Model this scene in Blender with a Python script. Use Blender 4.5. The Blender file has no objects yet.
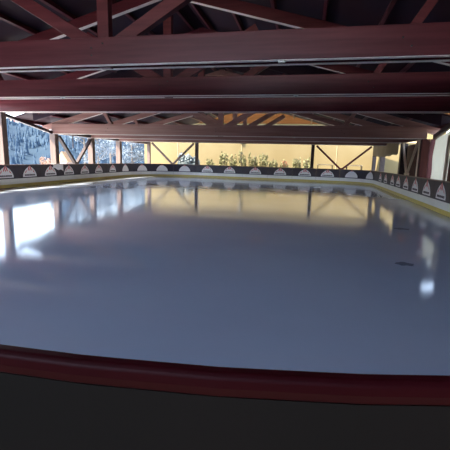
import bpy, math, random
from mathutils import Vector, Matrix

R = math.radians
scene = bpy.context.scene
col = scene.collection
random.seed(7)

# ------------------------------------------------------------------ materials
def new_mat(name):
    m = bpy.data.materials.new(name); m.use_nodes = True
    nt = m.node_tree
    return m, nt, nt.nodes['Principled BSDF']

def mat(name, c, rough=.6, spec=.5, metal=0.0, noise=None, bump=0.0, coat=0.0):
    """noise = (scale xyz, second colour, detail, ramp lo, ramp hi)"""
    m, nt, b = new_mat(name)
    b.inputs['Base Color'].default_value = (*c, 1)
    b.inputs['Roughness'].default_value = rough
    b.inputs['Specular IOR Level'].default_value = spec
    b.inputs['Metallic'].default_value = metal
    b.inputs['Coat Weight'].default_value = coat
    b.inputs['Coat Roughness'].default_value = .2
    if noise:
        sc, c2, det, lo, hi = noise
        tc = nt.nodes.new('ShaderNodeTexCoord'); mp = nt.nodes.new('ShaderNodeMapping')
        mp.inputs['Scale'].default_value = sc
        n = nt.nodes.new('ShaderNodeTexNoise'); n.inputs['Detail'].default_value = det
        n.inputs['Scale'].default_value = 1
        r = nt.nodes.new('ShaderNodeValToRGB')
        r.color_ramp.elements[0].position = lo; r.color_ramp.elements[0].color = (*c, 1)
        r.color_ramp.elements[1].position = hi; r.color_ramp.elements[1].color = (*c2, 1)
        L = nt.links.new
        L(tc.outputs['Object'], mp.inputs['Vector']); L(mp.outputs['Vector'], n.inputs['Vector'])
        L(n.outputs['Fac'], r.inputs['Fac']); L(r.outputs['Color'], b.inputs['Base Color'])
        if bump:
            bp = nt.nodes.new('ShaderNodeBump'); bp.inputs['Strength'].default_value = bump
            bp.inputs['Distance'].default_value = .02
            L(n.outputs['Fac'], bp.inputs['Height']); L(bp.outputs['Normal'], b.inputs['Normal'])
    return m

M = {}
M['beam'] = mat('oxblood_painted_timber', (.088, .014, .021), .40, .25, noise=((.5, 9, 9), (.14, .028, .037), 6, .35, .7), bump=.12)
M['beam_low'] = mat('paler_red_timber', (.29, .14, .12), .4, .4, noise=((.5, 9, 9), (.38, .21, .185), 6, .35, .7), bump=.12)  # paler red than the high trusses, for the low ones
M['edge'] = mat('underside_highlight', (.80, .70, .65), .5, .4, noise=((.8, 6, 6), (.86, .77, .72), 4, .35, .7))  # painted highlight: bright line along the beam undersides put into colour
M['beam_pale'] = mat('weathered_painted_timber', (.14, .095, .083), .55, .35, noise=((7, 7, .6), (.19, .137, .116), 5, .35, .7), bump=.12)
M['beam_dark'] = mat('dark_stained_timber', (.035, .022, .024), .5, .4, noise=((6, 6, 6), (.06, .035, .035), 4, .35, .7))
M['light_wood'] = mat('light_timber', (.78, .58, .42), .5, .4, noise=((9, 9, 2), (.84, .66, .50), 4, .35, .7))
M['roof_board'] = mat('dark_roof_boarding', (.028, .018, .034), .7, .2, noise=((.6, .5, .6), (.045, .016, .020), 5, .35, .7))
M['red_board'] = mat('dark_red_boarding', (.085, .02, .022), .6, .3, noise=((5, 8, .8), (.13, .035, .034), 5, .35, .7))
M['metal'] = mat('galvanised_steel', (.33, .33, .34), .4, .5, .8)
M['bolt'] = mat('dark_bolt_steel', (.04, .035, .035), .45, .5, .7)
M['white_plastic'] = mat('white_plastic', (.75, .74, .72), .4)
M['banner'] = mat('charcoal_banner_vinyl', (.030, .022, .038), .5, .4, noise=((3, 3, 3), (.044, .034, .052), 3, .3, .7))
M['kick_white'] = mat('white_dasher_plastic', (.90, .88, .83), .45, .5, noise=((1.5, 1.5, 4), (.82, .80, .75), 4, .4, .75))
M['kick_yellow'] = mat('yellow_kickplate_plastic', (.62, .47, .12), .45, .5, noise=((2, 2, 5), (.54, .42, .13), 4, .4, .75))
M['rail'] = mat('taupe_top_rail', (.2, .125, .1), .45, .5)
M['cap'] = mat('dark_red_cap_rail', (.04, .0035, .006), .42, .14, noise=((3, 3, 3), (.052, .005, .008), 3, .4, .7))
M['outer'] = mat('charcoal_board_back', (.016, .0165, .016), .75, .12, noise=((.9, .9, .9), (.026, .022, .021), 3, .3, .75))
M['emblem_white'] = mat('white_emblem_print', (.85, .82, .83), .5)
M['emblem_red'] = mat('red_emblem_print', (.62, .05, .06), .5)
M['emblem_dark'] = mat('dark_emblem_print', (.05, .03, .05), .5)
M['cream'] = mat('cream_render', (.172, .134, .064), .8, .2, noise=((.5, .5, .5), (.192, .152, .077), 4, .35, .7), bump=.05)
M['chalet_wood'] = mat('amber_timber_cladding', (.036, .0135, .003), .8, .05, noise=((.5, .5, 9), (.055, .022, .006), 4, .35, .7))
M['tan'] = mat('tan_canvas', (.42, .33, .19), .8, .2, noise=((1, 1, 1), (.48, .38, .23), 3, .35, .7))
M['door_dark'] = mat('dark_brown_door', (.045, .02, .018), .5)
M['asphalt'] = mat('pale_concrete_ground', (.22, .21, .2), .9, .2, noise=((.7, .7, .7), (.3, .29, .28), 6, .35, .7))
M['bark'] = mat('grey_bark', (.10, .085, .075), .9, .2, noise=((8, 8, 2), (.17, .15, .13), 4, .35, .7))
M['leaf_frost'] = mat('frosted_twigs', (.09, .12, .15), .9, .1, noise=((2, 2, 2), (.26, .30, .34), 4, .4, .65))
M['leaf_conifer'] = mat('frosted_hazy_conifer', (.040, .067, .103), .9, .05, noise=((.25, .25, .25), (.075, .107, .147), 6, .42, .68))  # bluish haze of distance put into this colour, besides the frost
M['leaf_green'] = mat('pale_olive_leaves', (.13, .135, .065), .9, .1, noise=((4, 4, 4), (.21, .20, .105), 4, .35, .7))
M['leaf_peach'] = mat('peach_foliage', (.22, .13, .09), .9, .1, noise=((4, 4, 4), (.34, .24, .19), 4, .35, .7))
M['leaf_grey'] = mat('blue_grey_foliage', (.20, .25, .28), .9, .1, noise=((3, 3, 3), (.34, .39, .41), 4, .35, .7))
M['petal'] = mat('red_petals', (.4, .07, .04), .8)
M['hut'] = mat('pale_hut_boards', (.24, .20, .18), .8, .2, noise=((2, 2, 9), (.30, .25, .22), 4, .35, .7))
M['hut_roof'] = mat('apricot_hut_roof', (.32, .19, .10), .8, .2, noise=((6, 6, 6), (.38, .24, .14), 4, .35, .7))
M['bounce'] = mat('bounce_snow', (.80, .81, .84), .8, .2, noise=((.4, .4, .4), (.88, .88, .9), 5, .35, .7), bump=.1)
M['hill'] = mat('frosty_hazy_hillside', (.022, .038, .058), .95, .05, noise=((.06, .06, .06), (.042, .064, .09), 8, .38, .7))  # haze put into the blue tone here too, close to the conifers
M['patch'] = mat('dark_ice_patch', (.11, .135, .19), .7, .15)

def tarp_mat():
    m, nt, b = new_mat('white_tarpaulin')
    b.inputs['Base Color'].default_value = (.86, .83, .74, 1); b.inputs['Roughness'].default_value = .55
    tr = nt.nodes.new('ShaderNodeBsdfTranslucent'); tr.inputs['Color'].default_value = (.86, .83, .74, 1)
    mx = nt.nodes.new('ShaderNodeMixShader'); mx.inputs['Fac'].default_value = .5
    out = nt.nodes['Material Output']; L = nt.links.new
    n = nt.nodes.new('ShaderNodeTexNoise'); n.inputs['Scale'].default_value = 3.5; n.inputs['Detail'].default_value = 5
    bp = nt.nodes.new('ShaderNodeBump'); bp.inputs['Strength'].default_value = .35; bp.inputs['Distance'].default_value = .05
    tc = nt.nodes.new('ShaderNodeTexCoord'); L(tc.outputs['Object'], n.inputs['Vector'])
    L(n.outputs['Fac'], bp.inputs['Height']); L(bp.outputs['Normal'], b.inputs['Normal'])
    L(b.outputs[0], mx.inputs[1]); L(tr.outputs[0], mx.inputs[2]); L(mx.outputs[0], out.inputs['Surface'])
    return m
M['tarp'] = tarp_mat()

def ice_mat():
    m, nt, b = new_mat('skated_ice')
    b.inputs['Base Color'].default_value = (.42, .50, .62, 1)
    b.inputs['IOR'].default_value = 1.5
    L = nt.links.new
    tc = nt.nodes.new('ShaderNodeTexCoord')
    n = nt.nodes.new('ShaderNodeTexNoise'); n.inputs['Scale'].default_value = .35; n.inputs['Detail'].default_value = 6
    L(tc.outputs['Object'], n.inputs['Vector'])
    r = nt.nodes.new('ShaderNodeMapRange'); r.inputs['To Min'].default_value = .06; r.inputs['To Max'].default_value = .12
    r.inputs['From Min'].default_value = .3; r.inputs['From Max'].default_value = .7
    L(n.outputs['Fac'], r.inputs['Value']); L(r.outputs['Result'], b.inputs['Roughness'])
    cr = nt.nodes.new('ShaderNodeValToRGB')
    cr.color_ramp.elements[0].position = .35; cr.color_ramp.elements[0].color = (.44, .51, .66, 1)
    cr.color_ramp.elements[1].position = .7; cr.color_ramp.elements[1].color = (.50, .57, .71, 1)
    L(n.outputs['Fac'], cr.inputs['Fac']); L(cr.outputs['Color'], b.inputs['Base Color'])
    n2 = nt.nodes.new('ShaderNodeTexNoise'); n2.inputs['Scale'].default_value = 2.2; n2.inputs['Detail'].default_value = 4
    L(tc.outputs['Object'], n2.inputs['Vector'])
    bp = nt.nodes.new('ShaderNodeBump'); bp.inputs['Strength'].default_value = .03; bp.inputs['Distance'].default_value = .01
    L(n2.outputs['Fac'], bp.inputs['Height']); L(bp.outputs['Normal'], b.inputs['Normal'])
    return m
M['ice'] = ice_mat()

# ------------------------------------------------------------------ mesh helpers
class MB:
    def __init__(s): s.v = []; s.f = []
    def add(s, vs, fs):
        k = len(s.v); s.v += [tuple(v) for v in vs]; s.f += [tuple(i + k for i in f) for f in fs]
    def box(s, x0, x1, y0, y1, z0, z1):
        vs = [(x, y, z) for z in (z0, z1) for y in (y0, y1) for x in (x0, x1)]
        s.add(vs, [(0, 2, 3, 1), (4, 5, 7, 6), (0, 1, 5, 4), (2, 6, 7, 3), (0, 4, 6, 2), (1, 3, 7, 5)])
    def bar(s, a, b, w, h, up=(0, 0, 1)):
        a = Vector(a); b = Vector(b); d = (b - a).normalized(); up = Vector(up)
        x = d.cross(up).normalized(); y = x.cross(d).normalized()
        vs = []
        for p in (a, b):
            for (i, j) in ((-1, -1), (1, -1), (1, 1), (-1, 1)):
                vs.append(p + x * w / 2 * i + y * h / 2 * j)
        s.add(vs, [(0, 3, 2, 1), (4, 5, 6, 7), (0, 1, 5, 4), (1, 2, 6, 5), (2, 3, 7, 6), (3, 0, 4, 7)])
    def tube(s, a, b, r0, r1=None, n=8):
        r1 = r0 if r1 is None else r1
        a = Vector(a); b = Vector(b); d = (b - a).normalized()
        x = d.orthogonal().normalized(); y = d.cross(x)
        vs = [p + (x * math.cos(2 * math.pi * i / n) + y * math.sin(2 * math.pi * i / n)) * r for p, r in ((a, r0), (b, r1)) for i in range(n)]
        fs = [(i, (i + 1) % n, n + (i + 1) % n, n + i) for i in range(n)]
        s.add(vs, fs + [tuple(range(n - 1, -1, -1)), tuple(range(n, 2 * n))])
    def prism(s, poly, off):
        """poly: list of 3D points (planar), off: extrusion vector"""
        n = len(poly); off = Vector(off)
        vs = [Vector(p) for p in poly] + [Vector(p) + off for p in poly]
        fs = [tuple(range(n - 1, -1, -1)), tuple(range(n, 2 * n))] + [(i, (i + 1) % n, n + (i + 1) % n, n + i) for i in range(n)]
        s.add(vs, fs)
    def build(s, name, m, parent=None, bevel=0, smooth=False, origin=None):
        me = bpy.data.meshes.new(name)
        o = bpy.data.objects.new(name, me)
        vs = s.v
        if origin is not None:
            ox = Vector(origin); vs = [tuple(Vector(v) - ox) for v in s.v]; o.location = ox
        me.from_pydata(vs, [], s.f)
        import bmesh
        bm = bmesh.new(); bm.from_mesh(me); bmesh.ops.recalc_face_normals(bm, faces=bm.faces); bm.to_mesh(me); bm.free()
        me.materials.append(m); col.objects.link(o)
        if parent is not None:
            o.parent = parent
        if smooth:
            for p in me.polygons: p.use_smooth = True
        if bevel:
            b = o.modifiers.new('bevel', 'BEVEL'); b.width = bevel; b.segments = 2; b.limit_method = 'ANGLE'
        return o

def tag(o, label=None, cat=None, group=None, kind=None):
    if label: o['label'] = label
    if cat: o['category'] = cat
    if group: o['group'] = group
    if kind: o['kind'] = kind
    return o

def empty(name, loc, label, cat, group=None):
    o = bpy.data.objects.new(name, None); col.objects.link(o); o.location = loc; o.empty_display_size = .2
    return tag(o, label, cat, group)

def copy_tree(o, parent=None):
    c = o.copy(); col.objects.link(c)
    if parent is not None: c.parent = parent
    for ch in [k for k in o.children]:
        copy_tree(ch, c)
    return c

ORD = ['first', 'second', 'third', 'fourth', 'fifth', 'sixth', 'seventh', 'eighth', 'ninth', 'tenth', 'eleventh', 'twelfth', 'thirteenth']

# ------------------------------------------------------------------ ground and ice
RX = -4.2                       # ridge line
TR = [7.29, 10.93, 14.57]       # high trusses
TL = [18.2, 21.85, 25.5]        # low trusses
ZH, ZL = 3.30, 2.61             # undersides of the tie beams
YE = 30.75                      # end frame
XL, XR = -13.55, 5.15           # post lines
TH = .52

# plan of the rink : rounded polygon, run counter-clockwise from the near right corner
PV = [((3.85, .71), 4.75), ((4.6, 28.5), 2.4), ((-13.3, 30.1), 4.0), ((-12.1, .71), 4.75)]
def ring_points():
    pts = []
    for i, (p, rad) in enumerate(PV):
        p = Vector(p); a = Vector(PV[i - 1][0]); b = Vector(PV[(i + 1) % 4][0])
        d1 = (p - a).normalized(); d2 = (b - p).normalized()
        ang = d1.angle(d2); t = rad * math.tan(ang / 2)
        s = p - d1 * t; c = s + Vector((-d1.y, d1.x)) * rad; v = s - c
        for k in range(25):
            th = ang * k / 24
            pts.append(c + Vector((v.x * math.cos(th) - v.y * math.sin(th), v.x * math.sin(th) + v.y * math.cos(th))))
    return pts
RP = ring_points(); NR = len(RP)
RL = [0.0]
for i in range(NR): RL.append(RL[-1] + (RP[(i + 1) % NR] - RP[i]).length)
LEN = RL[-1]
def ring(s):
    s %= LEN
    lo = 0
    for i in range(NR):
        if RL[i] <= s: lo = i
    a, b = RP[lo], RP[(lo + 1) % NR]
    u = (s - RL[lo]) / max(1e-9, RL[lo + 1] - RL[lo])
    return a + (b - a) * u
def ring_n(s):                   # unit vector towards the ice
    a, b = ring(s - .02), ring(s + .02); d = (b - a).normalized()
    return Vector((-d.y, d.x))
def rp(s, z, off=0.0):           # off > 0 goes onto the ice
    p = ring(s) + ring_n(s) * off
    return (p.x, p.y, z)

g = MB(); g.box(-27, -14.0, -20, 60, -.06, -.03); tag(g.build('bounce_ground', M['bounce']), kind='structure')  # unseen snow strip added to bounce sunlight up onto the left beams
g = MB(); g.box(-27, 60, -30, 90, -.30, -.06); tag(g.build('ground', M['asphalt']), kind='structure')
ic = MB(); n = 160
loop = [rp(LEN * i / n, 0, .03) for i in range(n)]
ic.add([(x, y, -.05) for x, y, z in loop] + loop, [tuple(range(n - 1, -1, -1)), tuple(range(n, 2 * n))] + [(i, (i + 1) % n, n + (i + 1) % n, n + i) for i in range(n)])
tag(ic.build('floor', M['ice']), kind='structure')

# ------------------------------------------------------------------ dasher boards
def sweep(s0, s1, prof, step=.25):
    """closed profile [(off, z)] swept along the ring from s0 to s1"""
    m = MB(); k = max(2, int((s1 - s0) / step) + 1); q = len(prof)
    vs = []
    for i in range(k + 1):
        s = s0 + (s1 - s0) * i / k
        for off, z in prof: vs.append(rp(s, z, off))
    fs = [tuple(range(q)), tuple(range(k * q, k * q + q))]
    for i in range(k):
        for j in range(q):
            a = i * q + j; b = i * q + (j + 1) % q
            fs.append((a, b, b + q, a + q))
    m.add(vs, fs); return m
def rect(o0, o1, z0, z1): return [(o0, z0), (o1, z0), (o1, z1), (o0, z1)]

def fanpoly(m, s, pts, off0, off1, flip=1):
    """outline pts [(along, z)] laid on the board face at ring position s, raised from off0 to off1"""
    q = len(pts)
    vs = [rp(s - a, z, off0) for a, z in pts] + [rp(s - a, z, off1) for a, z in pts]
    m.add(vs, [tuple(range(q)), tuple(range(q, 2 * q))] + [(i, (i + 1) % q, q + (i + 1) % q, q + i) for i in range(q)])

DOME = [(-.47, .40), (.47, .40), (.47, .50), (.44, .58), (.38, .67), (.30, .755), (.20, .83), (.10, .875), (.04, .915), (0, .945),
        (-.04, .915), (-.10, .875), (-.20, .83), (-.30, .755), (-.38, .67), (-.44, .58), (-.47, .50)]
def panel(s0, s1, se, label, group):
    p = rp((s0 + s1) / 2, 0)
    root = empty('dasher_board_panel', (0, 0, 0), label, 'rink board', group)
    gp = .006
    a, b = s0 + gp, s1 - gp
    sweep(a, b, rect(-.05, -.004, -.05, .965)).build('backing_board', M['outer'], root)
    sweep(a, b, rect(-.004, .004, .375, .965)).build('banner', M['banner'], root)
    sweep(a, b, rect(-.004, .010, .14, .375)).build('white_kick_strip', M['kick_white'], root)
    sweep(a, b, rect(-.004, .016, .0, .14)).build('yellow_kickplate', M['kick_yellow'], root)
    sweep(a, b, [(-.06, .965), (.018, .965), (.022, .98), (.015, 1.0), (-.055, 1.0), (-.062, .985)]).build('top_rail', M['rail'], root)
    if se is not None:
        e = MB(); fanpoly(e, se, DOME, .0035, .007); em = e.build('emblem', M['emblem_white'], root)
        r = MB()
        fanpoly(r, se, [(0, .955), (.085, .86), (.15, .70), (.09, .725), (.035, .80)], .007, .0095)
        fanpoly(r, se, [(0, .955), (-.085, .86), (-.15, .70), (-.09, .725), (-.035, .80)], .007, .0095)
        fanpoly(r, se, [(0, .80), (.03, .745), (0, .68), (-.03, .745)], .007, .0095)
        for sg in (1, -1):
            fanpoly(r, se, [(sg * .20, .775), (sg * .30, .66), (sg * .34, .60), (sg * .24, .66)], .007, .0095)
        r.build('red_peak_motif', M['emblem_red'], em)
        t = MB()
        x = -.36
        for i, w in enumerate((.07, .05, .07, .06, .03, .07, .06, .07, .05, .06)):
            fanpoly(t, se, [(x, .475), (x + w, .475), (x + w, .545), (x, .545)], .007, .0095); x += w + .014
        fanpoly(t, se, [(-.47, .40), (.47, .40), (.47, .425), (-.47, .425)], .007, .0095)
        t.build('dark_lettering_line', M['emblem_dark'], em)
    return root

SE = [14.67, 16.24, 17.83, 19.39, 20.96, 22.38, 24.31, 26.07, 29.17, 30.86, 32.59, 34.25, 36.12, 38.07, 40.17, 42.07,
      44.03, 45.9, 47.66, 49.61, 51.6, 53.52, 55.2, 56.84, 58.47, 60.04, 61.58]
pre = [SE[0] - 1.57 * k for k in (3, 2, 1)]; post = [SE[-1] + 1.55 * k for k in (1, 2, 3)]
ALL = pre + SE + post
bounds = [ALL[0] - .78] + [(ALL[i] + ALL[i + 1]) / 2 for i in range(len(ALL) - 1)] + [ALL[-1] + .78]
far_i = 0; left_i = 0
for i, s in enumerate(ALL):
    if i < 11:
        k = i - 3
        if k < 0: lab = 'dark dasher board panel with white dome emblem beside the camera on the right'; grp = 'boards beyond the right edge of the frame'
        else:
            where = ORD[k] if k else 'nearest'
            lab = ('dark board panel with white and red dome emblem, nearest the camera on the right side' if k == 0 else
                   f'dark board panel with narrow white emblem, {where} from the right edge of the photo')
            grp = 'rink boards along the right side'
    elif i < 21:
        k = i - 11
        lab = (f'dark board panel with round white emblem, {ORD[9 - k]} from the left on the far side')
        if k == 0: lab = 'dark board panel with round white emblem at the far right corner'
        grp = 'rink boards along the far side'
    elif i < 30:
        k = 29 - i
        lab = ('dark board panel with white emblem at the left edge of the photo' if k == 0 else
               f'dark board panel with cream emblem, {ORD[k]} from the left edge along the left side')
        grp = 'rink boards along the left side'
    else:
        lab = 'dark dasher board panel with white dome emblem beyond the left edge'; grp = 'boards beyond the left edge of the frame'
    panel(bounds[i], bounds[i + 1], s, lab, grp)

# pale cloth hung over the left boards
cl = MB(); sc_ = SE[-3] - .2; q = []
prof = [(.030, .80), (.027, .90), (.024, .975), (.020, 1.008), (-.02, 1.010), (-.062, 1.008), (-.072, .95), (-.076, .84)]
for i in range(9):
    for off, z in prof: q.append(rp(sc_ - i * .11, z + (.035 * math.sin(i * 1.3) - .02 * i if z < .95 and off > 0 else 0), off + (.006 * math.sin(i * 2.1) if off > .02 else 0)))
cl.v = q
for i in range(8):
    for j in range(len(prof) - 1):
        a = i * len(prof) + j; cl.f.append((a, a + 1, a + 1 + len(prof), a + len(prof)))
cl = cl.build('white_cloth', M['emblem_white'], smooth=True); cl.modifiers.new('thickness', 'SOLIDIFY').thickness = .006
tag(cl, 'pale cloth draped over the left boards beside the second pale post', 'cloth')

# near curved board, in front of the camera
s0, s1 = bounds[-1], bounds[0] + LEN
nb = empty('near_curved_board', (0, 0, 0), 'charcoal curved rink barrier with dark red cap rail right in front of the camera', 'rink barrier')
sweep(s0 + .01, s1 - .01, rect(-.036, 0, -.06, .945), .12).build('board_wall', M['outer'], nb)
sweep(s0 + .01, s1 - .01, rect(0, .012, 0, .14), .12).build('yellow_kickplate', M['kick_yellow'], nb)
sweep(s0 + .01, s1 - .01, [(-.042, .950), (0, .950), (.006, .958), (.006, .985), (-.004, 1.0), (-.028, 1.0), (-.039, .991), (-.045, .972)], .08).build('cap_rail', M['cap'], nb, bevel=.004, smooth=False)

# ------------------------------------------------------------------ roof trusses
SL = .27
def rz(x, z0): return z0 + TH + SL * (8.45 - abs(x - RX))        # underside of the rafters
def truss(Y, z0, label, grp, ext=9.55, paler=False):
    t = empty('roof_truss', (RX, Y, z0), label, 'roof truss', grp)
    mb = M['beam_low' if paler else 'beam']
    O = Vector((RX, Y, z0))
    def P(name, m, mt, par=t, **k):
        o = m.build(name, mt, par, **k)
        o.matrix_parent_inverse = Matrix.Translation(-O) if par is t else Matrix.Identity(4)
        return o
    chords = []
    for yy in (0, .30):
        m = MB(); m.box(RX - ext, RX + ext, Y + yy, Y + yy + .10, z0, z0 + TH); c_ = P('tie_beam', m, mb, bevel=.012)
        m = MB(); m.box(RX - ext, RX + ext, Y + yy, Y + yy + .10, z0 - .014, z0 - .001); P('highlight_strip', m, M['edge'], c_)  # added strip that carries the painted underside highlight
    yc = Y + .20
    zr = rz(RX, z0)
    m = MB(); m.box(RX - .125, RX + .125, Y + .11, Y + .29, z0 - .03, zr + .30); P('king_post', m, mb, bevel=.01)
    for sg in (-1, 1):
        m = MB(); m.bar((RX + sg * 9.95, yc, rz(RX + 9.95, z0) + .15), (RX + sg * .10, yc, rz(RX + .1, z0) + .15), .17, .30, (0, 0, 1)); ra = P('rafter', m, mb, bevel=.01)
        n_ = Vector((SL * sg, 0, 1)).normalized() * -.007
        m = MB(); m.bar(Vector((RX + sg * 9.95, yc, rz(RX + 9.95, z0))) + n_, Vector((RX + sg * .22, yc, rz(RX + .22, z0))) + n_, .15, .012); P('highlight_strip', m, M['edge'], ra)  # same painted highlight under the rafter
        m = MB(); m.bar((RX + sg * .15, yc, z0 + .36), (RX + sg * 2.65, yc, z0 + .36 + 2.5 * .58), .17, .25); P('diagonal_strut', m, mb, bevel=.01)
        zt = rz(RX + 6.45, z0)
        m = MB(); m.bar((RX + sg * 5.75, yc, z0 + .3), (RX + sg * 6.3, yc, zt + .1), .16, .2, (0, 1, 0)); P('short_strut', m, mb, bevel=.01)
    for (dx, dz) in ((-.2, .32), (-.2, .18), (.05, .40), (-6.0, .3), (-6.1, .16), (5.7, .3), (5.85, .16)):
        m = MB(); m.tube((RX + dx, Y - .022, z0 + dz), (RX + dx, Y + .01, z0 + dz), .016, n=8); P('bolt', m, M['bolt'])
    return t
hl = ['dark red double tie-beam roof truss with king post nearest the camera, top of the photo',
      'second dark red roof truss from the camera, just behind the nearest one',
      'third dark red roof truss from the camera, last of the high roof']
ll = ['lower roof truss behind the third beam, its left end bolted to a pale post',
      'low roof truss seen as a thin strip under the lower beam, second from last',
      'farthest low roof truss, a thin line just above the bright far windows']
for Y, l in zip(TR, hl): truss(Y, ZH, l, 'trusses of the high roof')
for Y, l in zip(TL, ll): truss(Y, ZL, l, 'trusses of the low roof', ext=9.35, paler=True)

# small fixtures under the tie beams
for Y, z, X, l in ((7.29, ZH, -.55, 'small white junction box under the nearest roof beam'), (10.93, ZH, -.38, 'small white junction box under the second roof beam'),
                   (14.57, ZH, -.5, 'small white junction box under the third roof beam'), (18.2, ZL, -.6, 'small white junction box under the lower fourth beam'),
                   (10.93, ZH, -7.7, 'white junction box under the second roof beam near its left end')):
    e = empty('mounted_junction_box', (X, Y + .05, z), l, 'junction box', 'junction boxes under the roof beams')
    m = MB(); m.box(-.065, .065, -.04, .04, -.045, 0); m.build('housing', M['white_plastic'], e, bevel=.006)
    m = MB(); m.tube((0, 0, -.06), (0, 0, -.045), .022, n=10); m.build('cable_gland', M['metal'], e)

# ------------------------------------------------------------------ roof decks
def roof(name, y0, y1, z0):
    zt = lambda x: rz(x, z0) + .31
    ce = MB()
    for sg in (-1, 1):
        xe = RX + sg * 10.2
        y0s = y0 if sg > 0 else y0
        y0, keep = y0s, y0
        a = (RX, y0, zt(RX) + .15); b = (xe, y0, zt(xe) + .15)
        poly = [a, b, (b[0], y0, b[2] + .07), (a[0], y0, a[2] + .07)]
        ce.prism(poly, (0, y1 - y0, 0)); y0 = keep
    o = tag(ce.build(name, M['roof_board']), kind='structure')
    for sg in (-1, 1):
        for k in range(8):
            x = RX + sg * (.35 + k * 1.37)
            ys = y0 if sg > 0 else y0
            m = MB(); m.bar((x, ys + .05, zt(x) + .065), (x, y1 - .05, zt(x) + .065), .09, .14, (SL * sg, 0, 1))
            m.build('purlin', M['beam'], o)
    return o
roof('ceiling', -4.0, 16.6, ZH)
roof('ceiling', 16.2, 31.6, ZL)
# boarded step between the high and the low roof
st = MB()
for sg in (-1, 1):
    xe = RX + sg * (9.25 if sg > 0 else 8.9)
    zt = lambda x, z0: rz(x, z0) + .36
    st.prism([(RX, 16.3, zt(RX, ZL) - .3), (xe, 16.3, zt(xe, ZL) - .3), (xe, 16.3, zt(xe, ZH)), (RX, 16.3, zt(RX, ZH))], (0, .05, 0))
tag(st.build('wall_gable', M['roof_board']), kind='structure')

# ------------------------------------------------------------------ posts, plates, braces
def post(x, y, z1, label, grp, m='beam_pale', w=.28, d=.28):
    e = empty('timber_post', (x, y, -.06), label, 'post', grp)
    b = MB(); b.box(-w / 2, w / 2, -d / 2, d / 2, .06, z1 + .06); b.build('shaft', M[m], e, bevel=.012)
    s = MB(); s.box(-w / 2 - .03, w / 2 + .03, -d / 2 - .03, d / 2 + .03, 0, .16); s.build('base_shoe', M['metal'], e)
    return e
TLY = [14.57] + TL
pl = ['pale timber post at the left edge of the photo', 'pale timber post below the bolted left end of the lower beam',
      'pale timber post right of the grey V brace on the left', 'third pale post right of the V brace, between frosted trees']
for y, l, z in zip([7.3, 10.93], ['timber post outside the left edge of the photo, nearest', 'timber post outside the left edge of the photo, second'], [ZH, ZH]):
    post(XL, y + .2, z - .02, l, 'timber posts along the left side')
for i, (y, l) in enumerate(zip(TLY, pl)):
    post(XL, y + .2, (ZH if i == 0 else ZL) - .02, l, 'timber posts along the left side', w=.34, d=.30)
pr = ['dark timber post at the right edge of the photo beside the white tarpaulin', 'thick dark red post left of the white tarpaulin',
      'dark red post left of the light wooden V brace', 'thin dark post below the tan canvas at far right']
for i, (y, l) in enumerate(zip(TLY, pr)):
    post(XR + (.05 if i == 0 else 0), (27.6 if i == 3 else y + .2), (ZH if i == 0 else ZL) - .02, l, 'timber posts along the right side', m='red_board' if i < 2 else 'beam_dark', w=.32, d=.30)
el = {-13.38: 'pale corner post at the left end of the far opening', -9.05: 'brown post between the far V brace and the bright wide opening',
      .5: 'dark post right of the wide bright opening on the far side', 5.15: 'dark corner post at the right end of the far side'}
for x, l in el.items():
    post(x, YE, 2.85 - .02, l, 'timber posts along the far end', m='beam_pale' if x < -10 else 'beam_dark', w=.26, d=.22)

def beam(name, a, b, w, h, label, cat, grp=None, m='beam', up=(0, 0, 1)):
    q = MB(); q.bar(a, b, w, h, up)
    mid = (Vector(a) + Vector(b)) / 2
    return tag(q.build(name, M[m], bevel=.01, origin=mid), label, cat, grp)
for x, n_, m_ in ((XL, 'left', 'beam_pale'), (XR, 'right', 'beam')):
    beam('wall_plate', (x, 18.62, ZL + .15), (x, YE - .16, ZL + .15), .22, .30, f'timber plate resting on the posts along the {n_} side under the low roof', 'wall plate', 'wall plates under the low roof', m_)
beam('end_beam', (-13.5, YE, 2.85 + .16), (XR + .1, YE, 2.85 + .16), .2, .32, 'brown beam across the top of the bright far openings', 'beam')
beam('sloping_brace', (XL, 14.95, 3.22), (XL, 18.2, 2.66), .16, .14, 'dark sloping brace between the first two pale posts on the left', 'brace', None, 'beam_dark')
beam('sloping_brace', (XR + .30, 14.95, 3.30), (XR + .30, 18.2, 2.66), .14, .2, 'grey brown sloping brace along the top of the white tarpaulin', 'brace', None, 'beam_pale')

def vbrace(a0, a1, foot, label, grp, m, w=.13, h=.16, lit=None):
    """two diagonals from the tops a0 / a1 to a common foot"""
    e = empty('v_brace', foot, label, 'brace', grp)
    F = Vector(foot); d = (Vector(a1) - Vector(a0)).normalized()
    up = d.cross(Vector((0, 0, 1)))
    for a, sg in ((a0, -1), (a1, 1)):
        q = MB(); q.bar(Vector(a) - F, d * sg * .04, w, h, (d.y, -d.x, 0)); q.build('diagonal', M[m], e, bevel=.008)
    q = MB(); q.bar(d * -.16 + Vector((0, 0, .03)), d * .16 + Vector((0, 0, .03)), .17, .16); q.build('foot_block', M[m if lit is None else lit], e, bevel=.01)
    q = MB(); q.box(-.06, .06, -.06, .06, -F.z - .06, -.04); q.build('foot_post', M[m], e)
    return e
vbrace((XL + .1, 18.65, 2.5), (XL + .1, 21.8, 2.5), (XL + .1, 20.15, .98), 'grey V brace between two pale posts on the left side', 'V braces', 'beam_dark', .13, .2, 'beam_pale')
vbrace((4.93, 18.6, 2.56), (4.93, 21.3, 2.56), (4.93, 20.05, .95), 'light wooden V brace between dark posts on the right side', 'V braces', 'light_wood', .07, .10)
vbrace((-13.1, YE, 2.74), (-9.32, YE, 2.74), (-11.2, YE, .98), 'pale V brace in the far opening at left', 'V braces', 'beam_pale', .14, .2)
vbrace((.77, YE, 2.74), (4.88, YE, 2.74), (2.75, YE, .95), 'dark brown V brace in the far opening at right', 'V braces', 'beam', .14, .2)
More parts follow.
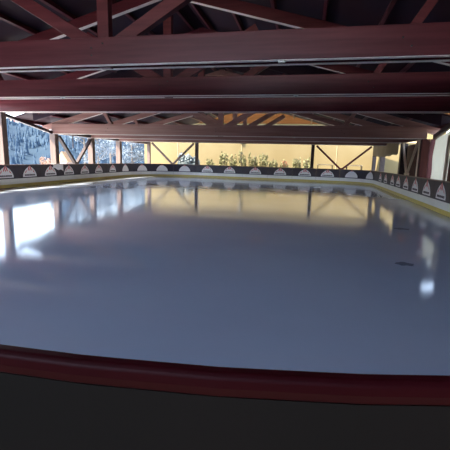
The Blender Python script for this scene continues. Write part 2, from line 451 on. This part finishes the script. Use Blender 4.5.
beam('light_batten', (4.93, 18.42, -.06), (4.93, 18.42, 2.56), .06, .07, 'thin light wooden batten beside the thick dark red post', 'batten', None, 'light_wood', (0, 1, 0))

# hanging pipe in the left V brace bay
pp = MB(); pp.tube((XL, 20.1, 1.9), (XL, 20.1, 2.72), .03); tag(pp.build('hanging_pipe', M['beam_dark']), 'short dark pipe hanging above the grey V brace', 'pipe')

# ------------------------------------------------------------------ right side infill : boarding, tarpaulin
w = MB()
for k in range(25):
    y = 18.55 + k * .18
    w.box(XR + .32, XR + .36, y + .004, y + .176, -.05, 2.5)
for k in range(3):
    w.box(5.355 + k * .10, 5.449 + k * .10, 18.36, 18.40, -.05, 2.60)
for k in range(100):  # near run, added to shut out light from the right
    y = -3.9 + k * .198
    w.box(XR + .62, XR + .66, y + .004, y + .194, -.05, 3.95)
tag(w.build('wall_right', M['red_board']), kind='structure')
w = MB()
for k in range(20):  # unseen boarding behind the camera, added to narrow the light from the left
    y = -3.9 + k * .198
    w.box(XL - .26, XL - .22, y + .004, y + .194, -.05, 3.95)
tag(w.build('wall_left_light_block', M['red_board']), kind='structure')
w = MB()
for k in range(96):  # unseen boarding added to block light from behind the camera
    x = -13.2 + k * .198
    w.box(x + .004, x + .194, -3.95, -3.9, -.05, 4.0)
tag(w.build('wall_back_light_block', M['red_board']), kind='structure')
post(5.28, 15.9, 2.6, 'light wooden post in front of the white tarpaulin at the right edge', None, m='light_wood', w=.10, d=.12)
# tarpaulin, sagging cloth with folds between the last high post and the first low one
t = MB(); nu, nv = 28, 18
for j in range(nv + 1):
    for i in range(nu + 1):
        u = i / nu; v = j / nv
        y = 14.92 + (18.2 - 14.92) * u
        top = 3.18 - (3.18 - 2.55) * u
        bot = .05 if u > .30 else 1.75
        z = bot + (top - bot) * v
        x = XR + .36 + .035 * math.sin(u * 9 + v * 2.5) + .03 * math.sin(u * 23 + v * 4) * (1 - .5 * v) + .02 * math.sin(v * 11 + u * 3)
        t.v.append((x, y, z)); 
for j in range(nv):
    for i in range(nu):
        a = j * (nu + 1) + i; t.f.append((a, a + 1, a + nu + 2, a + nu + 1))
to = t.build('white_tarpaulin', M['tarp'], smooth=True)
so = to.modifiers.new('thickness', 'SOLIDIFY'); so.thickness = .004
tag(to, 'white tarpaulin hanging between the posts at the right edge', 'tarpaulin')
t = MB()
for j in range(11):
    for i in range(5):
        v = j / 10; u = i / 4
        t.v.append((XR + .16 + .03 * math.sin(v * 7 + u * 4), 18.9 + .75 * u + .12 * math.sin(v * 5), 1.35 + 1.15 * v))
for j in range(10):
    for i in range(4):
        a = j * 5 + i; t.f.append((a, a + 1, a + 6, a + 5))
to = t.build('hanging_plastic_sheet', M['tarp'], smooth=True); to.modifiers.new('thickness', 'SOLIDIFY').thickness = .004
tag(to, 'crumpled strip of white plastic sheet hanging behind the light wooden V brace', 'sheet')

# ------------------------------------------------------------------ beyond the far end
hb = empty('chalet_building', (-5, 37, -.06), 'cream rendered building with amber timber upper storey behind the far opening', 'building')
def hp(name, m, mt, par=None, **k):
    o = m.build(name, M[mt], par or hb, **k)
    if par is None: o.matrix_parent_inverse = Matrix.Translation((5, -37, .06))
    return o
m = MB(); m.box(-16.6, 12, 37, 45, -.06, 5.0); hp('rendered_wall', m, 'cream')
m = MB()
for k in range(18):
    z = 5.0 + k * .22
    half = 1 if k < 6 else 1 - (k - 6) / 13
    m.box(-2.3 - 14.5 * half, -2.3 + 14.5 * half, 36.9, 44, z, z + .212)
hp('timber_gable', m, 'chalet_wood')
for x in (-12.9, -6.3, 2.8):
    m = MB(); m.box(x - .02, x + .02, 36.965, 37, .2, 4.5); hp('wall_joint', m, 'tan')
m = MB(); m.box(-6.4, -6.2, 36.8, 37, 3.05, 3.5); hp('wall_hook', m, 'metal')

# kiosk at the far right with a dark door and a tan awning
kb = empty('kiosk', (9, 32.5, -.06), 'cream kiosk wall seen through the gap below the tan canvas at far right', 'kiosk')
m = MB(); m.box(-3.2, 3.2, 0, 3, .0, 3.2); m.build('kiosk_wall', M['cream'], kb)
m = MB(); m.box(-3.3, 3.3, -.1, 3.1, 3.2, 3.32); m.build('roof_slab', M['tan'], kb)
m = MB(); m.box(-3.24, 3.24, -.04, 0, .0, .35); m.build('plinth', M['metal'], kb)
# tan canvas hung along the top of the right side, inside the posts
q = MB(); nu, nv = 40, 6
for j in range(nv + 1):
    for i in range(nu + 1):
        u = i / nu; v = j / nv
        sag = .10 * math.sin(u * math.pi) + .025 * math.sin(u * 31)
        lo = 2.02 - sag
        q.v.append((XR - .22 + .02 * math.sin(u * 26 + v * 3) * (1 - v), 22.3 + (30.3 - 22.3) * u, lo + (2.95 - lo) * v))
for j in range(nv):
    for i in range(nu):
        a = j * (nu + 1) + i; q.f.append((a, a + 1, a + nu + 2, a + nu + 1))
aw = q.build('canvas_valance', M['tan'], smooth=True); aw.modifiers.new('thickness', 'SOLIDIFY').thickness = .005
tag(aw, 'tan canvas sheet hung along the top of the opening at the far right corner', 'canvas')

# two low benches outside the far boards
bench = None
for (x, l) in ((1.6, 'low metal frame bench outside the far boards, left of the dark V brace foot'), (3.9, 'low metal frame bench outside the far boards, right of the dark V brace foot')):
    if bench is None:
        e = empty('frame_table', (x, 32.3, -.06), l, 'table', 'frame tables outside the far boards'); bench = e
        q = MB(); q.box(-.62, .62, -.3, .3, 1.30, 1.35); q.build('table_top', M['light_wood'], e, bevel=.006)
        for sx in (-1, 1):
            for sy in (-1, 1):
                q = MB(); q.box(sx * .58 - .025, sx * .58 + .025, sy * .26 - .025, sy * .26 + .025, 0, 1.30); q.build('leg', M['bolt'], e)
        q = MB(); q.box(-.58, .58, -.02, .02, .5, .55); q.build('stretcher', M['bolt'], e)
    else:
        e = copy_tree(bench); e.location.x = x; e['label'] = l

# ------------------------------------------------------------------ plants
def rot_rand(v, amt):
    return Vector((v[0] + random.uniform(-amt, amt), v[1] + random.uniform(-amt, amt), v[2] + random.uniform(-amt, amt)))
def leafcloud(m, c, r, n, size):
    for _ in range(n):
        d = Vector((random.gauss(0, 1), random.gauss(0, 1), random.gauss(0, 1))).normalized() * (random.random() ** .4)
        p = Vector(c) + Vector((d.x * r[0], d.y * r[1], d.z * r[2]))
        a = Vector((random.gauss(0, 1), random.gauss(0, 1), random.gauss(0, 1))).normalized(); b = a.orthogonal().normalized()
        s = size * random.uniform(.6, 1.3)
        m.add([p - a * s, p + b * s * .45, p + a * s, p - b * s * .45], [(0, 1, 2, 3)])
def shrub(name, x, y, h, wd, label, cat, grp, leaf, n=260, size=.09, stems=5, lumps=4, flowers=False, base=0.0):
    e = empty(name, (x, y, -.06), label, cat, grp)
    s = MB(); f = MB()
    for k in range(stems):
        tip = (random.uniform(-wd, wd) * .7, random.uniform(-.2, .2), h * random.uniform(.65, .95))
        s.tube((random.uniform(-.08, .08), random.uniform(-.08, .08), 0), tip, .022, .008, 5)
    s.build('stems', M['bark'], e)
    for k in range(lumps):
        cx = (k - (lumps - 1) / 2) / lumps * wd * 2 + random.uniform(-.05, .05)
        hz = h * random.uniform(.7, 1.0)
        leafcloud(f, (cx, random.uniform(-.15, .15), hz * .62), (wd / lumps * 1.25, .3, hz * .40), n // lumps, size)
    fo = f.build('foliage', M[leaf], e); fo['kind'] = 'stuff'
    if flowers:
        p = MB(); leafcloud(p, (0, -.2, h * .72), (wd * .8, .2, h * .2), 70, .05); q = p.build('blossoms', M['petal'], e); q['kind'] = 'stuff'
    return e
xs = [-9.0, -7.9, -6.9, -5.9, -4.9, -3.9, -2.9, -1.9, -.8, .2]
hs = [1.75, 2.45, 2.1, 2.55, 2.5, 2.45, 1.9, 1.75, 2.3, 2.0]
for i, (x, h) in enumerate(zip(xs, hs)):
    lab = 'leafy shrub with red blossoms by the cream wall, behind the far boards' if i == 7 else f'pale olive shrub against the cream wall, {ORD[i]} from the left of the wide opening'
    shrub('garden_shrub', x, 35.6 + random.uniform(-.3, .3), h, .40, lab, 'shrub', 'shrubs along the cream wall', 'leaf_green', 420, .10, flowers=(i == 7))
shrub('peach_bush', -20.0, 26.5, 1.7, .75, 'small peach coloured bush left of the second pale post', 'bush', None, 'leaf_peach', 500, .09, 5, 3)
shrub('rounded_bush', -10.7, 33.6, 2.25, 1.0, 'blue grey rounded bush just left of the brown far post', 'bush', None, 'leaf_grey', 2600, .11, 6, 3)

def bare_tree(x, y, h, label, leaf='leaf_frost', n=1500, z0=-.06):
    e = empty('frosted_tree', (x, y, z0), label, 'tree', 'frosted trees beyond the left side')
    t = MB(); f = MB()
    t.tube((0, 0, 0), (0, 0, h * .75), .13, .05, 8)
    for k in range(16):
        zz = h * random.uniform(.15, .75); an = random.uniform(0, 6.28); ln = h * random.uniform(.18, .35)
        tip = (math.cos(an) * ln, math.sin(an) * ln, zz + ln * random.uniform(.4, .9))
        t.tube((0, 0, zz), tip, .045, .012, 5)
        leafcloud(f, tip, (.55, .55, .5), n // 32, .10)
        mid = Vector(tip) * .6 + Vector((0, 0, zz * .4))
        leafcloud(f, mid, (.5, .5, .45), n // 32, .10)
    t.build('trunk', M['bark'], e); q = f.build('twigs', M[leaf], e); q['kind'] = 'stuff'
# pixel-free placement : along the slope left of the hall
for x, y, h, l in ((-18.6, 29.2, 4.6, 'frosted tree behind the left side just right of the grey V brace'),
                   (-20.5, 34.5, 5.0, 'frosted tree left of the third pale post'),
                   (-23.0, 41.5, 5.6, 'whitish frosted tree between the third pale post and the far corner post'),
                   (-18.6, 38.2, 3.6, 'small frosted tree beside the far left corner post')):
    bare_tree(x, y, h, l)

# small sunlit house on the slope seen just right of the second pale post
hs_ = empty('hillside_hut', (-22.0, 31.4, -.03), 'small pale hut with a pointed roof behind the left V brace', 'hut')
m = MB(); m.box(-.42, .42, -.5, .5, 0, .95); m.build('hut_wall', M['hut'], hs_)
m = MB(); m.prism([(-.62, -.6, .9), (.62, -.6, .9), (0, -.6, 1.85)], (0, 1.2, 0)); m.build('hut_roof', M['hut_roof'], hs_)

# ------------------------------------------------------------------ hillside with forest on the left
def hz_(x, y):
    d = max(0.0, -x - 26.0)
    z = -6.0 + 0.0 * d
    ridge = 1 - math.exp(-d / 90.0)
    z = -5 + 28 * ridge * (1 + .10 * math.sin(y * .021 + .6) + .04 * math.sin(y * .067))
    t_ = min(1, max(0, (y / max(1, -x) - 1.22) / .22)); z = (z + 5) * (1 + 1.0 * t_ * t_ * (3 - 2 * t_)) - 5
    z += .5 * math.sin(x * .11 + y * .05) + .4 * math.sin(y * .17 - x * .06)
    return z
h = MB(); nx, ny = 46, 70
X0, X1, Y0, Y1 = -26.9, -170.0, -70.0, 330.0
for j in range(ny + 1):
    for i in range(nx + 1):
        x = X0 + (X1 - X0) * (i / nx) ** 1.4; y = Y0 + (Y1 - Y0) * j / ny
        z = hz_(x, y)
        h.v.append((x, y, z))
for j in range(ny):
    for i in range(nx):
        a = j * (nx + 1) + i; h.f.append((a, a + 1, a + nx + 2, a + nx + 1))
hill = tag(h.build('hillside_ground', M['hill'], smooth=True), kind='structure')
f = MB()
for _ in range(9000):
    x = -30 - 130 * random.random() ** 1.3; y = random.uniform(-40, 320)
    if y < 0 and random.random() < .5: continue
    z = hz_(x, y) - .3; hh = random.uniform(1.1, 2.6); r = hh * random.uniform(.16, .25)
    for (a, b, q) in ((.08, .60, 1.0), (.35, .82, .72), (.6, 1.0, .45)):
        k0 = len(f.v); nn = 6; o = random.uniform(0, 1)
        for i in range(nn):
            an = 2 * math.pi * i / nn + o; rr = r * q * random.uniform(.75, 1.2)
            f.v.append((x + math.cos(an) * rr, y + math.sin(an) * rr, z + hh * a))
        f.v.append((x, y, z + hh * b))
        for i in range(nn): f.f.append((k0 + i, k0 + (i + 1) % nn, k0 + nn))
tag(f.build('conifer_forest', M['leaf_conifer']), 'hazy blue forest of frosted conifers covering the hillside on the left', 'forest', None, 'stuff')

# flat dark patches laid on the ice at right
for (x, y, rx, ry, l) in ((1.53, 5.78, .13, .10, 'thin dark patch on the ice left of the bright glare'), (2.25, 9.05, .17, .12, 'thin dark patch on the ice farther towards the right boards')):
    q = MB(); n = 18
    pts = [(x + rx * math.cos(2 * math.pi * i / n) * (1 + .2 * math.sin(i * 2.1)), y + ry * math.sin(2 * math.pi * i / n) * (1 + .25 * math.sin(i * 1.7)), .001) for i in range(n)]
    q.prism(pts, (0, 0, .0015)); tag(q.build('dark_patch', M['patch']), l, 'scuff mark')

# ------------------------------------------------------------------ light
wd = bpy.data.worlds.new('World'); scene.world = wd; wd.use_nodes = True
nt = wd.node_tree; bg = nt.nodes['Background']
sky = nt.nodes.new('ShaderNodeTexSky'); sky.sky_type = 'NISHITA'; sky.sun_disc = False
sky.sun_elevation = R(52); sky.sun_rotation = R(-140); sky.altitude = 800; sky.air_density = 1.1; sky.dust_density = .6; sky.ozone_density = 1.5
hs2 = nt.nodes.new('ShaderNodeHueSaturation'); hs2.inputs['Saturation'].default_value = .7
nt.links.new(sky.outputs['Color'], hs2.inputs['Color']); nt.links.new(hs2.outputs['Color'], bg.inputs['Color']); bg.inputs['Strength'].default_value = .56
sl = bpy.data.lights.new('sun', 'SUN'); sl.energy = 11.0; sl.angle = R(.6); sl.color = (1, .88, .68)
so = bpy.data.objects.new('sun', sl); col.objects.link(so)
to_sun = Vector((-.6, -.4, .69)).normalized()
so.rotation_euler = to_sun.to_track_quat('Z', 'Y').to_euler(); so.location = to_sun * 60

# ------------------------------------------------------------------ camera
F, PITCH, YAW, ROLL, HC = 370.86, .1740, .2066, .0269, 1.4552
fw = Vector((-math.sin(YAW) * math.cos(PITCH), math.cos(YAW) * math.cos(PITCH), -math.sin(PITCH)))
rt = Vector((math.cos(YAW), math.sin(YAW), 0)); up = rt.cross(fw)
r2 = rt * math.cos(ROLL) + up * math.sin(ROLL); u2 = -rt * math.sin(ROLL) + up * math.cos(ROLL)
cd = bpy.data.cameras.new('camera'); cd.sensor_width = 36; cd.sensor_fit = 'HORIZONTAL'; cd.lens = 36 * F / 450; cd.clip_start = .02; cd.clip_end = 1000
cam = bpy.data.objects.new('camera', cd); col.objects.link(cam)
mw = Matrix.Identity(4)
for i in range(3):
    mw[i][0] = r2[i]; mw[i][1] = u2[i]; mw[i][2] = -fw[i]
mw[0][3], mw[1][3], mw[2][3] = 0, 0, HC
cam.matrix_world = mw
scene.camera = cam
scene.view_settings.view_transform = 'Standard'; scene.view_settings.look = 'None'
scene.view_settings.exposure = 1.15; scene.view_settings.gamma = 1
